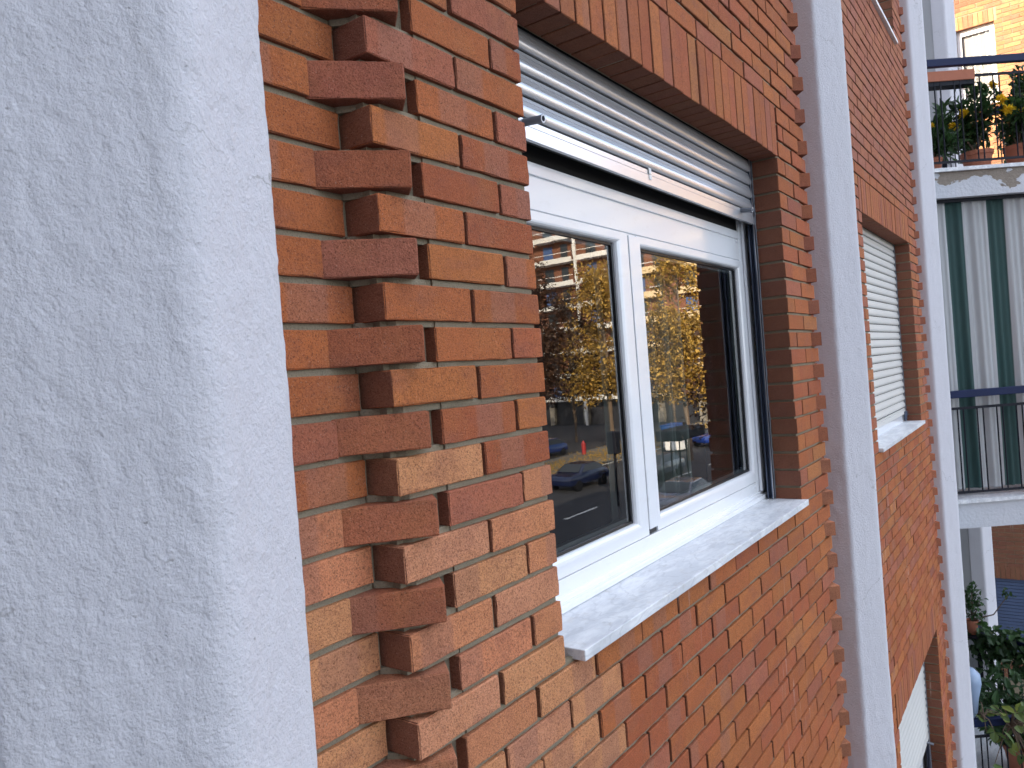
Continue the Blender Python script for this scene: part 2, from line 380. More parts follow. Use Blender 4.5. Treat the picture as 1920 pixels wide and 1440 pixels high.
BAY = 3.214
XW = 1.678
def bay_bricks(i, k0, k1, wins, tint=lambda x, z: 0):
    """wins: list of (top course, number of courses) for window openings"""
    X = BAY*i; out = []
    def add(x0, x1, y, z, rz=0, cc=None, H=BH):
        if i == 0 and z < -.85 and x0 < .05 and random.random() < (-.85-z)*3.5:      # yellower bricks low on the near pier, brightened with painted-in glow
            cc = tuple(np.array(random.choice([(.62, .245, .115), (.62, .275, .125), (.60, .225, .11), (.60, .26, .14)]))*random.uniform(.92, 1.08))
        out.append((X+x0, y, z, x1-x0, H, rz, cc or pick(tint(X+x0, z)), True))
    for k in range(k0, k1):
        z = -(k+1)*P_+.005
        odd = k % 2
        opening = any(t <= k < t+n for t, n in wins); sold = any(t-3 <= k < t for t, n in wins)
        ends = (-.404, 2.082) if odd else (-.300, 1.978)
        n = 12 if odd else 11
        pitch = (ends[1]-ends[0]+.01)/n
        lo, hi = (0, XW) if opening else ((-.030, 1.708) if sold else (None, None))
        for j in range(n):
            a = ends[0]+j*pitch; b = a+pitch-random.uniform(.0065, .011)
            if lo is None: add(a, b, 0, z); continue
            if opening:
                if b <= lo+.02: add(a, min(b, lo) if b > lo-.02 else b, 0, z) if b < lo-.02 else add(a, lo, 0, z)
                elif a < lo-.03: add(a, lo, 0, z)
                elif a >= hi-.02: add(max(a, hi) if a > hi+.03 else hi, b, 0, z)
                elif b > hi+.03: add(hi, b, 0, z)
            else:
                if b <= lo: add(a, b, 0, z)
                elif a < lo-.03: add(a, lo-.008, 0, z)
                elif a >= hi: add(a, b, 0, z)
                elif b > hi+.02: add(hi+.004, b, 0, z)
        if odd:
            add(-.640, -.412, .060, z); add(2.090, 2.318, .060, z)
        else:
            add(-.660, -.462, .060, z); add(2.140, 2.338, .060, z)
            th = math.atan2(.087, .101); Lr = .190
            ca, sa = math.cos(th), math.sin(th)
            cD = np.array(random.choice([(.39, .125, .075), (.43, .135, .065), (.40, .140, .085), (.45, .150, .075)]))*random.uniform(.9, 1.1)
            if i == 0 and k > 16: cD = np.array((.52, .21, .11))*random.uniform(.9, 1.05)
            cx, cy = -.355, -.027
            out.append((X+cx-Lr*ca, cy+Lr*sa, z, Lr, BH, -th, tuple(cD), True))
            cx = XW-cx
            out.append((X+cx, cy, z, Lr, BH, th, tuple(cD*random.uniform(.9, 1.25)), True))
    for t, n in wins:                                          # soldier course
        z = -t*P_+.003
        for j in range(27):
            a = -.022+j*.0638
            out.append((X+a+.0008, random.uniform(-.0012, .0012), z, .0638-random.uniform(.0045, .0065), .190, 0, pick(.15 if i else .05), True))
    return out
def bay_core(wall, i, z0, z1, wins):
    X = BAY*i; m = MB(); yb = .10
    path = [(-.64, .068), (-.396, .068), (-.394, .024), (-.302, .024), (-.290, .0185)]
    def seg(xa, xb, za, zb): m.box((X+xa, .019, za), (X+xb, yb, zb))
    zs = sorted([z0, z1]+[-t*P_+.006 for t, n in wins]+[-(t+n)*P_-.006 for t, n in wins])
    op = [(-(t+n)*P_-.006, -t*P_+.006) for t, n in wins]
    lx, rx = -.290, XW+.290
    for za, zb in zip(zs[:-1], zs[1:]):
        mid = (za+zb)/2
        if any(a < mid < b for a, b in op):
            seg(lx, -.007, za, zb); seg(XW+.007, rx, za, zb)
        else: seg(lx, rx, za, zb)
    L_ = [(X+x, y) for x, y in path]+[(X-.290, yb), (X-.64, yb)]
    Rr = [(X+XW-x, y) for x, y in path]+[(X+XW+.290, yb), (X+XW+.64, yb)]
    m.prism(L_, z0, z1); m.prism(Rr[::-1], z0, z1)
    k = int(-z1/P_)
    while -k*P_ > z0:                                          # bed joints that run out to the teeth
        z = -k*P_
        for sgn in (0, 1):
            f = (lambda x: X+x) if not sgn else (lambda x: X+XW-x)
            pts = [(f(-.41), .064), (f(-.396), .040), (f(-.372), .012), (f(-.290), .010), (f(-.290), .06), (f(-.41), .09)]
            m.prism(pts if not sgn else pts[::-1], z-.0048, z+.0052)
        k += 1
    k = int(-z1/P_); jr = np.random.RandomState(50+i)
    if i == 0: m.box((X-.2895, .0095, z0), (X-.0075, .0185, z1)); m.box((X-.0075, .0095, z0), (X+.45, .0185, -1.312))
    while -k*P_ > z0:                                          # bed joints, slightly uneven, proud of the deep upright joints
        z = -k*P_
        spans = [(-.2895, XW+.2895)]
        for t, n in wins:
            if t <= k < t+n: spans = [(-.2895, -.008), (XW+.008, XW+.2895)]
            if k in (t-1, t-2): spans = [(-.2895, -.026), (XW+.026, XW+.2895)]
        for xa, xb in spans:
            n_ = max(2, int((xb-xa)/.03)); xs = np.linspace(xa, xb, n_); fy_ = .0068+jr.uniform(-.0016, .0018, n_); V = []
            for x, y in zip(xs, fy_): V += [(X+x, y+.0006, z-.0046), (X+x, y, z+.0000), (X+x, y+.0006, z+.0050), (X+x, .0186, z+.0050), (X+x, .0186, z-.0046)]
            F = [(a*5+b, (a+1)*5+b, (a+1)*5+(b+1) % 5, a*5+(b+1) % 5) for a in range(n_-1) for b in range(5)]+[(0, 1, 2, 3, 4), tuple((n_-1)*5+q for q in (4, 3, 2, 1, 0))]
            m.add(V, F)
        k += 1
    m.obj('mortar', MORTAR, wall)
    m = MB()                                                   # structural wall behind
    zs = sorted([z0, z1]+[-t*P_+.02 for t, n in wins]+[-(t+n)*P_-.012 for t, n in wins])
    for za, zb in zip(zs[:-1], zs[1:]):
        mid = (za+zb)/2
        if any(-(t+n)*P_-.012 < mid < -t*P_+.02 for t, n in wins):
            m.box((X-.64, .102, za), (X-.25, .40, zb)); m.box((X+XW+.10, .102, za), (X+XW+.64, .40, zb))
        else: m.box((X-.64, .102, za), (X+XW+.64, .40, zb))
    m.obj('wall_core', GREYCON, wall)

# ------------------------------------------------------------------ facade bays
W0 = [(0, 20)]
wall0 = thing('brick_wall', 'orange brick wall around the near white window with toothed bricks at both ends', 'wall', (0, 0, 0))
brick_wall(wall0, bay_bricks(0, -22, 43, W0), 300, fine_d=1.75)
bay_core(wall0, 0, -43*P_, 22*P_, W0)
W1 = [(-42, 20), (0, 20), (43, 20)]
wall1 = thing('brick_wall', 'farther brick wall between the second and third white columns, around the closed shutter', 'wall', (BAY, 0, 0))
wall1.matrix_world = Matrix.Identity(4); wall1.location = (0, 0, 0)
tintf = lambda x, z: .45 if z > .2 else (.15 if z > -1.3 else .0)
bb = bay_bricks(1, -42, 72, W1, tintf)
bb = [b if -4.7 < b[2] < 2.5 else (*b[:7], False) for b in bb]
brick_wall(wall1, bb, 300)
bay_core(wall1, 1, -72*P_, 42*P_, W1)
# attic and lower storeys of the same block, plain
PBR = simple('plain_brick_render', (.42, .16, .08), .9)
for nm, lb, a_, b_ in (('upper', 'plain upper storeys above the near window, beyond the top edge', (-.93, .05, 22*P_+.01), (2.6, .45, 6.2)), ('upper', 'plain upper storeys above the closed shutters, beyond the top edge', (2.6, .05, 42*P_+.01), (5.85, .45, 6.2)),
                       ('lower', 'plain lower storeys under the near window, beyond the bottom edge', (-.93, .05, -7.5), (2.6, .45, -43*P_-.01)), ('lower', 'plain lower storeys under the lowered shutter, beyond the bottom edge', (2.6, .05, -7.5), (5.85, .45, -72*P_-.01))):
    m = MB(); m.box(a_, b_); tag(m.obj('facade_storeys', PBR), lb, 'wall')
m = MB(); m.box((-12, .05, -7.5), (-4.15, .45, 6.2)); tag(m.obj('facade_storeys', GREYCON), 'grey front continuing to the left behind the photographer', 'wall')
m = MB(); m.box((-14, -16, -7.5), (-7.2, .04, 15)); tag(m.obj('shading_block', GREYCON), 'added grey block left of the photographer, unseen, keeping light off left-facing sides', 'building')  # unseen mass put in to darken faces turned left

# ------------------------------------------------------------------ stucco columns
def column(x0, z0, z1, dz, ds, amp, label, seed):
    l_ = -.014 if seed == 1 else 0
    pts = [(l_, .10), (l_, -.030), (.160, -.122), (.320, -.030), (.320, .10)]
    rad = [0, .012, .030, .012, 0]; path = []
    for i, p in enumerate(pts):
        p = Vector((*p, 0))
        if i in (0, 4): path.append(p); continue
        a = (Vector((*pts[i-1], 0))-p).normalized(); b = (Vector((*pts[i+1], 0))-p).normalized(); r = rad[i]
        for t in np.linspace(0, 1, 6):
            q = (p+a*r)*(1-t)**2+p*2*t*(1-t)+(p+b*r)*t*t; path.append(q)
    # resample
    d = [0]
    for a, b in zip(path[:-1], path[1:]): d.append(d[-1]+(b-a).length)
    ts = np.arange(0, d[-1], ds); ts = np.append(ts, d[-1])
    px = np.interp(ts, d, [p.x for p in path]); py = np.interp(ts, d, [p.y for p in path])
    tx = np.gradient(px); ty = np.gradient(py); ln = np.hypot(tx, ty); nx, ny = ty/ln, -tx/ln
    zz = np.arange(z0, z1+dz*.5, dz); nu, nz = len(px), len(zz)
    Px = np.tile(px, nz)+x0; Py = np.tile(py, nz); Z = np.repeat(zz, nu); NX = np.tile(nx, nz); NY = np.tile(ny, nz)
    Q = np.c_[Px, Py, Z]
    warp = vnoise(Q, 18, seed+9)*.012
    h = np.zeros(len(Q))
    Qs = Q*np.array([1, 1, .55])+warp[:, None]
    for sc, am in ((11, .5), (28, .55), (60, .68), (120, .55), (230, .45)):
        if 1/sc > ds*1.6: h += vnoise(Qs, sc, seed+int(sc))*am
    rid = 1-np.abs(vnoise(Q*np.array([1, 1, .35]), 34, seed+3)); h += rid*rid*.22
    lump = vnoise(Q, 3.2, seed+5); h *= .75+.35*lump
    pit = vnoise(Q, 75, seed+77); h -= np.clip(pit-.84, 0, 1)*6
    H = h*amp
    Q[:, 0] += NX*H; Q[:, 1] += NY*H
    F = [(i*nu+j+1, i*nu+j, (i+1)*nu+j, (i+1)*nu+j+1) for i in range(nz-1) for j in range(nu-1)]
    m = MB(); m.add(Q, F); o = m.obj('stucco_column', STUCCO, smooth=True)
    return tag(o, label, 'column', 'white stucco columns dividing the facade')
column(-.926, -2.1, .9, .0034, .0034, .00155, 'nearest rough white stucco column filling the left of the photo', 1)
column(-.926+BAY, -3.6, 1.7, .0075, .006, .0016, 'white stucco column between the near window and the closed shutter', 2)
column(-.926+2*BAY, -5.0, 2.8, .014, .010, .0016, 'white stucco column standing in front of the striped awning', 3)
column(-.926+3*BAY, -7.5, 6.2, .03, .015, .0012, 'far white stucco column behind the balconies', 4)
column(-.926-BAY, -3, 2, .03, .015, .001, 'white stucco column left of the photo edge', 5)

# ------------------------------------------------------------------ sills
def sill(i, zt, label, y0=-.022, lx=.037):
    X = BAY*i; m = MB()
    n = 24; xs = np.linspace(lx, XW+.006, n); r = np.random.RandomState(i+3)
    poly = [(x, y0+r.uniform(-.0006, .0006)) for x in xs]+[(XW+.006, 0), (XW+.001, .002), (XW+.001, .14), (lx, .14)]
    m.prism([(X+a, b) for a, b in poly], zt-.022, zt)
    o = m.obj('window_sill', MARBLE, bevel=.0018)
    return tag(o, label, 'window sill', 'marble window sills')
sill(0, -1.279, 'veined white marble sill under the near white window')
sill(1, -1.279, 'white marble sill under the fully closed roller shutter', lx=.02)
sill(1, 1.451, 'white marble sill high up, seen from below at the top edge')

# ------------------------------------------------------------------ roller shutters
def slat_profile(h):
    return [(-.0012, .0030), (-.0016, .0004), (-h*.10, -.0008), (-h*.24, -.0030), (-h*.245, -.0022), (-h*.262, -.0022), (-h*.267, -.0034), (-h*.47, -.0064), (-h*.475, -.0056), (-h*.492, -.0056), (-h*.497, -.0068), (-h*.60, -.0080), (-h*.72, -.0082), (-h*.84, -.0066), (-h*.93, -.0036), (-h+.0028, -.0006), (-h+.0024, .0030)]
def shutter(i, top, bottom, matl, label, pitch=.0495, xr=1.690, lath=.046, pegs=True, y=.105, cat='roller shutter'):
    X = BAY*i; t = thing('roller_shutter', label, cat, (X, y, top), 'roller shutters in the window openings')
    z = top; first = None; loc = Vector((X, y, top))
    n = int((top-bottom-lath)/pitch+.5)
    pr = slat_profile(pitch); V = []; F = []
    xs = [-.15, .5, 1.1, 1.66, 1.682, xr]; k = len(pr)
    for x in xs:
        sh = 1 if x < 1.67 else (.75 if x < 1.69 else .1)
        V += [(x, q*sh if q < 0 else q, p) for p, q in pr]
    F = [(a*k+b, (a+1)*k+b, (a+1)*k+b+1, a*k+b+1) for a in range(len(xs)-1) for b in range(k-1)]
    mb = MB().add(V, F); me = mb.mesh('slat', True); me.set_sharp_from_angle(angle=math.radians(24)); me.materials.append(matl)
    for j in range(n):
        o = bpy.data.objects.new('slat', me); COL.objects.link(o); o.parent = t; o.location = (random.uniform(-.001, .001), random.uniform(-.0006, .0006), bottom+lath+pitch*(n-j)-top)
    m = MB(); m.box((X-.15, y+.0042, bottom), (X+xr, y+.010, top+.02)); m.obj('backing', DARK, t)
    m = MB(); z0 = bottom; m.box((X-.15, y-.007, z0), (X+xr-.002, y+.003, z0+lath*.62)); m.box((X-.15, y-.0055, z0+lath*.64), (X+xr-.002, y+.003, z0+lath-.003))
    m.obj('bottom_lath', matl, t, bevel=.0008)
    if pegs:
        for px, ln in ((.150, .050), (1.530, .042)):
            a = (X+px, y-.006, z0+.034); b = (X+px-.004, y-.006-ln, z0+.028)
            m = MB(); m.tube([a, b], .0085, 16, cap=False); m.tube([b, a], .0060, 16, cap=False); m.obj('stop_peg', PEG, t, smooth=True)
            p = t.children[-1]
            m = MB(); V = []; d = (Vector(b)-Vector(a)).normalized(); u = Vector((1, 0, 0)); v = d.cross(u)
            for rr in (.0089, .0058):
                for q in range(16): V.append(tuple(Vector(b)+d*.0006+(u*math.cos(q*math.pi/8)+v*math.sin(q*math.pi/8))*rr))
            m.add(V, [(q, (q+1) % 16, 16+(q+1) % 16, 16+q) for q in range(16)]); e = m.obj('peg_rim', PEGE, t)
    return t
def guide(i, z0, z1, parent=None):
    X = BAY*i; m = MB()
    m.box((X+XW+.004, .0995, z0), (X+XW+.030, .1245, z1)); m.box((X+XW-.020, .0985, z0), (X+XW-.016, .103, z1)); m.box((X+XW-.020, .116, z0), (X+XW-.016, .120, z1)); m.box((X+XW-.016, .0995, z0), (X+XW+.004, .101, z1)); m.box((X+XW-.016, .1185, z0), (X+XW+.004, .120, z1))
    o = m.obj('guide_rail', GUIDE, parent); m = MB(); m.box((X+XW-.0215, .0965, z0), (X+XW-.0165, .0985, z1)); m.obj('guide_lip', STEEL, parent)
    r = np.random.RandomState(i); zz = np.arange(z0, z1, .02); m = MB(); m.tube([(X+XW+.001, .0975+r.uniform(-.001, .001), z) for z in zz], list(.003+r.uniform(-.001, .0012, len(zz))), 5); m.obj('sealant', PEG, parent, smooth=True)
    return o
sh0 = shutter(0, .006, -.238, ALU, 'half raised grey aluminium roller shutter above the near window', xr=1.682)
guide(0, -1.278, .006, sh0)
m = MB(); m.box((.756, .0965, -.206), (.772, .0975, -.190)); m.box((.756, .0965, -.222), (.772, .0975, -.209)); m.obj('paper_sticker', simple('paper', (.85, .84, .82), .8), sh0)
sh1 = shutter(1, .006, -1.225, SHUT2, 'fully closed pale roller shutter in the farther window', xr=1.690, pegs=False)
guide(1, -1.278, .006, sh1)
m = MB(); m.box((BAY+1.60, .080, -1.235), (BAY+1.655, .098, -1.205)); m.box((BAY+1.612, .085, -1.262), (BAY+1.632, .1, -1.236)); m.obj('latch', GUIDE, sh1)
m = MB(); m.box((BAY-.15, .112, -1.279), (BAY+1.70, .130, -1.226)); m.obj('bottom_frame', PVC, sh1)
sh2 = shutter(1, -43*P_+.006, -3.60, SHUT2, 'lowered pale roller shutter of the window below, at the bottom edge', xr=1.690, pegs=False)
guide(1, -63*P_, -43*P_, sh2)
m = MB(); m.tube([(BAY+1.55, .10, -3.585), (BAY+1.55, .055, -3.59)], .008, 10); m.obj('stop_peg', PEG, sh2)
sh3 = shutter(1, 42*P_+.006, 1.46, SHUT2, 'closed pale roller shutter above the high sill at the top edge', xr=1.690, pegs=False)

# ------------------------------------------------------------------ near window
win = thing('casement_window', 'white double casement window reflecting trees and balconies', 'window', (.8, .15, -.8))
win.matrix_world = Matrix.Identity(4); win.location = (0, 0, 0)
sashp = [(0, .170), (0, .1508), (.03, .150), (.66, .150), (.80, .1512), (.92, .155), (.98, .161), (1, .169), (1, .176)]
fy = .1515
m = MB()   # outer frame: head board in three strips, stile, bottom rail with drip steps
m.box((-.26, fy, -.2865), (1.640, .200, -.258)); m.box((-.26, fy+.0005, -.3668), (1.640, .200, -.2910))
m.box((-.26, .158, -.375), (1.64, .20, -.28))
m.obj('head_panel', PVC, win, bevel=.0012)
m = MB(); m.box((1.6405, fy, -1.279), (1.772, .200, -.02)); m.box((1.664, fy-.012, -1.25), (1.70, fy-.0005, -.02)); m.obj('frame_stile', PVC, win, bevel=.003)
m = MB(); m.box((-.26, fy+.0005, -1.268), (1.640, .200, -1.2125)); m.box((-.26, fy-.006, -1.279), (1.71, fy+.03, -1.250)); m.box((-.26, fy-.022, -1.2785), (1.72, fy-.004, -1.262)); m.obj('bottom_rail', PVC, win, bevel=.003)
for xa, xb, wl, wr in ((-.245, .7005, .06, .064), (.7565, 1.6610-.0215, .0275, .030)):
    pass
sashes = []
for nm, xa, xb, wl, wr in (('l', -.245, .7005, .065, .0635), ('r', .7570, 1.6600, .0270, .0510)):
    m = MB(); m.ring(xa, xb, -1.2095, -.3705, wl, wr, .0445, .0305, sashp)
    sh = m.obj('sash', PVC, win, smooth=False, bevel=0); sashes.append(sh)
    ia, ib, iz, it = xa+wl, xb-wr, -1.2095+.0445, -.3705-.0305
    m = MB(); m.ring(ia-.001, ib+.001, iz-.001, it+.001, .0085, .0085, .0085, .0085, [(0, .168), (.15, .1655), (.9, .1665), (1, .1705)]); m.obj('rubber_gasket', RUBBER, sh)
    m = MB(); m.add([(ia, .171, iz), (ib, .171, iz), (ib, .171, it), (ia, .171, it)], [(0, 1, 2, 3)]); m.obj('glass_pane', GLASS, sh)
    m = MB(); m.ring(ia+.001, ib-.001, iz+.001, it-.001, .016, .016, .016, .016, [(0, .176), (0, .1745), (1, .1745), (1, .190)]); m.obj('spacer_bar', STEEL, sh)
    m = MB(); m.ring(ia-.004, ib+.004, iz-.004, it+.004, .012, .012, .012, .012, [(0, .20), (0, .1905), (1, .1905), (1, .205)]); m.obj('inner_gasket', RUBBER, sh)
m = MB(); m.box((.7030, .1475, -1.1950), (.7545, .165, -.3745)); m.obj('meeting_strip', PVC, win, bevel=.0015)
m = MB(); m.box((.704, .154, -1.2085), (.7535, .165, -1.1955)); m.obj('end_cap', RUBBER, win)
for z in (-.300, -1.228):
    m = MB(); m.box((1.600, fy-.004, z-.004), (1.622, fy+.002, z+.004)); m.obj('drain_cap', PVC, win, bevel=.001)
m = MB(); m.box((-.25, .1585, -.259), (1.64, .1590, -.0)); m.obj('shutter_void', DARK, win)
m = MB(); m.box((-.25, .1592, -.010), (1.76, .40, .002)); m.obj('shutter_box', DARK, win)
# room behind
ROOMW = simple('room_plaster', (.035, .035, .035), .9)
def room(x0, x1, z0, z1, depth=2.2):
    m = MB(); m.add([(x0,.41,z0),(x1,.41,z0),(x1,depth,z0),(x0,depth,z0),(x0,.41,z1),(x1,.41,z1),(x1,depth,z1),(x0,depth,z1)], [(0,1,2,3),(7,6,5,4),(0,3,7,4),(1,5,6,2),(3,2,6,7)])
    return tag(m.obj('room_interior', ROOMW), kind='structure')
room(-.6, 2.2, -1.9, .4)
m = MB(); xs = np.linspace(.80, 1.34, 120); V = []
for x in xs:
    yy = .30+.022*math.sin(x*95)+.010*math.sin(x*41+1)
    V += [(x, yy, -1.75), (x, yy, -.1)]
m.add(V, [(2*i, 2*i+2, 2*i+3, 2*i+1) for i in range(len(xs)-1)])
tag(m.obj('curtain', simple('sheer_curtain', (.22, .25, .21), .9), smooth=True), 'grey green curtain hanging behind the right pane of the near window', 'curtain')

# lower window of bay 1
w2 = thing('casement_window', 'white window frame below the lowered shutter at the bottom edge', 'window', (BAY+.8, .15, -3.9))
z0, z1 = -63*P_, -43*P_
m = MB(); m.ring(BAY-.2, BAY+1.72, z0, z1-.2, .09, .09, .08, .06, sashp); m.obj('frame', PVC, w2)
m = MB(); m.add([(BAY-.12, .172, z0+.07), (BAY+1.64, .172, z0+.07), (BAY+1.64, .172, z1-.25), (BAY-.12, .172, z1-.25)], [(0, 1, 2, 3)]); m.obj('glass_pane', GLASS, w2)
room(BAY-.4, BAY+2.1, -4.5, -2.6)

exec_balcony = True
# ------------------------------------------------------------------ balconies on bay 3
NAVY = simple('navy_painted_steel', (.006, .014, .06), .5, spec=.25, var=.2)
BLACKST = simple('black_painted_steel', (.008, .009, .016), .6, spec=.25)
def mk_fascia():
    m, nt, b, o = mat('peeling_plaster'); 
    cc = mixc(nt, noise(nt, pos(nt), 5, 4), (.50, .52, .56), (.62, .63, .66))
    z = N(nt, 'ShaderNodeSeparateXYZ'); nt.links.new(pos(nt), z.inputs[0])
    n = noise(nt, pos(nt, (4.2, 4.2, 7)), 1, 5, .55)
    up = math_(nt, 'MULTIPLY', math_(nt, 'SUBTRACT', z.outputs[2], .58), 2.2)
    msk = ramp(nt, math_(nt, 'ADD', n, up), .56, .585)
    gate = math_(nt, 'GREATER_THAN', z.outputs[2], -.5); msk = math_(nt, 'MULTIPLY', msk, gate)
    bare = mixc(nt, noise(nt, pos(nt, (8, 8, 20)), 3, 6, .7), (.16, .13, .10), (.36, .31, .26))
    cc = mixc(nt, msk, cc, bare); nt.links.new(cc, b.inputs['Base Color']); b.inputs['Roughness'].default_value = .9
    hgt = math_(nt, 'SUBTRACT', noise(nt, pos(nt), 40, 5), msk); bump(nt, b, hgt, .6, .012); return m
FASCIA = mk_fascia()
POLY = [(5.86, .08), (5.955, .04), (6.60, -.86), (7.97, -.86), (8.34, .06), (8.716, .10), (8.716, 1.4), (5.86, 1.4)]
def off(poly, d):
    cx = 7.3; return [(x+(d if x < cx-1 else -d if x > cx+1 else 0)*1.0, y+d*1.1 if y < .5 else y) for x, y in poly]
def lerp(a, b, t): return tuple(a[i]+(b[i]-a[i])*t for i in range(len(a)))
def balcony(zt, label, dx=0):
    t = thing('balcony', label, 'balcony', (0, 0, 0), 'balconies stacked between the columns')
    m = MB(); m.prism(POLY, zt-.245, zt-.0305); m.obj('slab', FASCIA, t)
    m = MB(); m.prism([(x, y) for x, y in off(POLY, -.022)], zt-.030, zt); m.obj('slab_edge_trim', MARBLE, t)
    pts = [(6.0, .005), (6.62, -.83), (7.95, -.83), (8.30, .045), (8.70, .085)]
    for a, b in zip(pts[:-1], pts[1:]):
        A = (*a, zt+.885); B = (*b, zt+.885)
        m = MB(); m.obox(A, B, .05, .062); m.obj('handrail', NAVY, t, bevel=.004)
        m = MB(); m.obox((*a, zt+.765), (*b, zt+.765), .010, .022); m.obj('upper_rail', BLACKST, t)
        m = MB(); m.obox((*a, zt+.055), (*b, zt+.055), .010, .020); m.obj('lower_rail', BLACKST, t)
        Ln = math.hypot(b[0]-a[0], b[1]-a[1]); d = .035; j = 0
        me = MB().tube([(0, 0, 0), (0, 0, .71)], .0058, 6).mesh('baluster'); me.materials.append(BLACKST)
        while d < Ln-.02:
            x, y = lerp(a, b, d/Ln); o = bpy.data.objects.new('baluster', me); COL.objects.link(o); o.parent = t; o.location = (x, y, zt+.055)
            d += .117 if j % 2 == 0 else .050; j += 1
        for e in (.02, Ln-.02):
            x, y = lerp(a, b, e/Ln); m = MB(); m.box((x-.012, y-.012, zt), (x+.012, y+.012, zt+.86)); m.obj('rail_post', BLACKST, t)
    t.location = (dx, 0, 0); return t
ZB = [.722, -2.058, -4.838]
balcony(ZB[0], 'upper balcony with flower pots and peeling plaster on its slab edge')
balcony(ZB[1], 'middle balcony in front of the green and white striped awning')
balcony(ZB[2], 'lowest balcony overgrown with leafy potted plants')
balcony(ZB[0], 'balcony above the photographer, outside the photo', -9.642)
balcony(ZB[1], 'balcony the photographer stands on, outside the photo', -9.642)
# loggia walls between the two far columns
m = MB(); m.box((5.84, .10, -7.5), (5.90, 1.42, 6.2)); m.box((8.72, .05, -7.5), (8.78, 1.42, 6.2)); m.box((5.86, 1.421, -7.5), (8.75, 1.52, 6.2))
tag(m.obj('loggia_wall', GREYCON), 'grey rendered recess wall behind the balconies', 'wall')
m = MB(); m.box((-3.80, .10, -7.5), (-3.74, 1.42, 6.2)); m.box((-.920, .105, -7.5), (-.86, 1.42, 6.2)); m.box((-3.78, 1.421, -7.5), (-.89, 1.52, 6.2))
tag(m.obj('loggia_wall', GREYCON), 'grey rendered recess wall behind the photographer, outside the photo', 'wall')
# awning
def mk_awn():
    m, nt, b, o = mat('striped_awning_cloth'); a = N(nt, 'ShaderNodeVertexColor'); a.layer_name = 'Col'
    cc = mixc(nt, noise(nt, pos(nt, (3, 3, .6)), 2, 4), a.outputs[0], mixc(nt, .22, a.outputs[0], (.30, .30, .28)))
    nt.links.new(cc, b.inputs['Base Color']); b.inputs['Roughness'].default_value = .85
    tr = N(nt, 'ShaderNodeBsdfTranslucent'); nt.links.new(cc, tr.inputs[0]); mxs = N(nt, 'ShaderNodeMixShader'); mxs.inputs[0].default_value = .3
    nt.links.new(b.outputs[0], mxs.inputs[1]); nt.links.new(tr.outputs[0], mxs.inputs[2]); nt.links.new(mxs.outputs[0], o.inputs[0]); return m
AWN = mk_awn()
m = MB(); a0, a1 = Vector((6.045, .01, 0)), Vector((6.70, -.87, 0)); d = (a1-a0); Ln = d.length; d.normalize(); nrm = Vector((d.y, -d.x, 0))
V = []; Cc = []; n = 420; zs = np.linspace(-1.99, .475, 9)
CREAM = (.56, .57, .575); GREEN = (.014, .070, .066); PALE = (.68, .69, .70)
L1 = Ln+1.3
for i in range(n+1):
    s_ = -.05+L1*i/n; ph = ((s_-.205) % .359)
    if ph < .146: cc = GREEN
    elif ph < .170 or ph > .335: cc = PALE
    else: cc = CREAM
    for z in zs:
        fo = .010*math.sin(s_*44+z*.3)+.006*math.sin(s_*105+z*.8)+.012*math.sin(s_*17.5)
        fo *= 1.2-.5*(z+2)/2.5
        if s_ <= Ln: p = a0+d*s_+nrm*fo
        else: p = a1+Vector((1, 0, 0))*(s_-Ln)+Vector((0, 1, 0))*fo
        V.append((p.x+.035, p.y+.035, z)); Cc.append((*cc, 1))
nz = len(zs); m.v.append(np.array(V)); m.n = len(V); m.c.append(np.array(Cc)); m.f = [(i*nz+j, (i+1)*nz+j, (i+1)*nz+j+1, i*nz+j+1) for i in range(n) for j in range(nz-1)]
awn = m.obj('awning', AWN, smooth=False); tag(awn, 'green and cream striped awning hanging full height behind the middle balcony railing', 'awning')
mm = MB(); mm.obox((6.05, .03, .462), (6.70, -.85, .462), .03, .025); mm.obj('awning_bar', BLACKST, awn)

# ------------------------------------------------------------------ plants
def mk_leaf(name, col, col2, rough=.5, trans=.25):
    m, nt, b, o = mat(name)
    cc = mixc(nt, noise(nt, pos(nt), 12, 3), col, col2); oi = N(nt, 'ShaderNodeVertexColor'); oi.layer_name = 'Col'
    cc = mixc(nt, .8, cc, oi.outputs[0], 'MULTIPLY')
    nt.links.new(cc, b.inputs['Base Color']); b.inputs['Roughness'].default_value = rough
    tr = N(nt, 'ShaderNodeBsdfTranslucent'); nt.links.new(cc, tr.inputs[0]); mxs = N(nt, 'ShaderNodeMixShader'); mxs.inputs[0].default_value = trans
    nt.links.new(b.outputs[0], mxs.inputs[1]); nt.links.new(tr.outputs[0], mxs.inputs[2]); nt.links.new(mxs.outputs[0], o.inputs[0]); return m
LEAFG = mk_leaf('dark_green_leaf', (.030, .075, .022), (.055, .12, .035)); LEAFY = mk_leaf('pale_green_leaf', (.09, .15, .04), (.16, .20, .05))
FLOWER = mk_leaf('yellow_petal', (.80, .50, .01), (.85, .60, .02)); GOLD = mk_leaf('autumn_leaf', (.42, .25, .05), (.60, .40, .09), trans=.3)
RUST = mk_leaf('rusty_leaf', (.045, .022, .014), (.13, .06, .025)); WOOD = simple('bark', (.14, .10, .07), .9, bmp=.4)
TERRA = simple('terracotta', (.42, .15, .085), .8, var=.15, vs_=14)
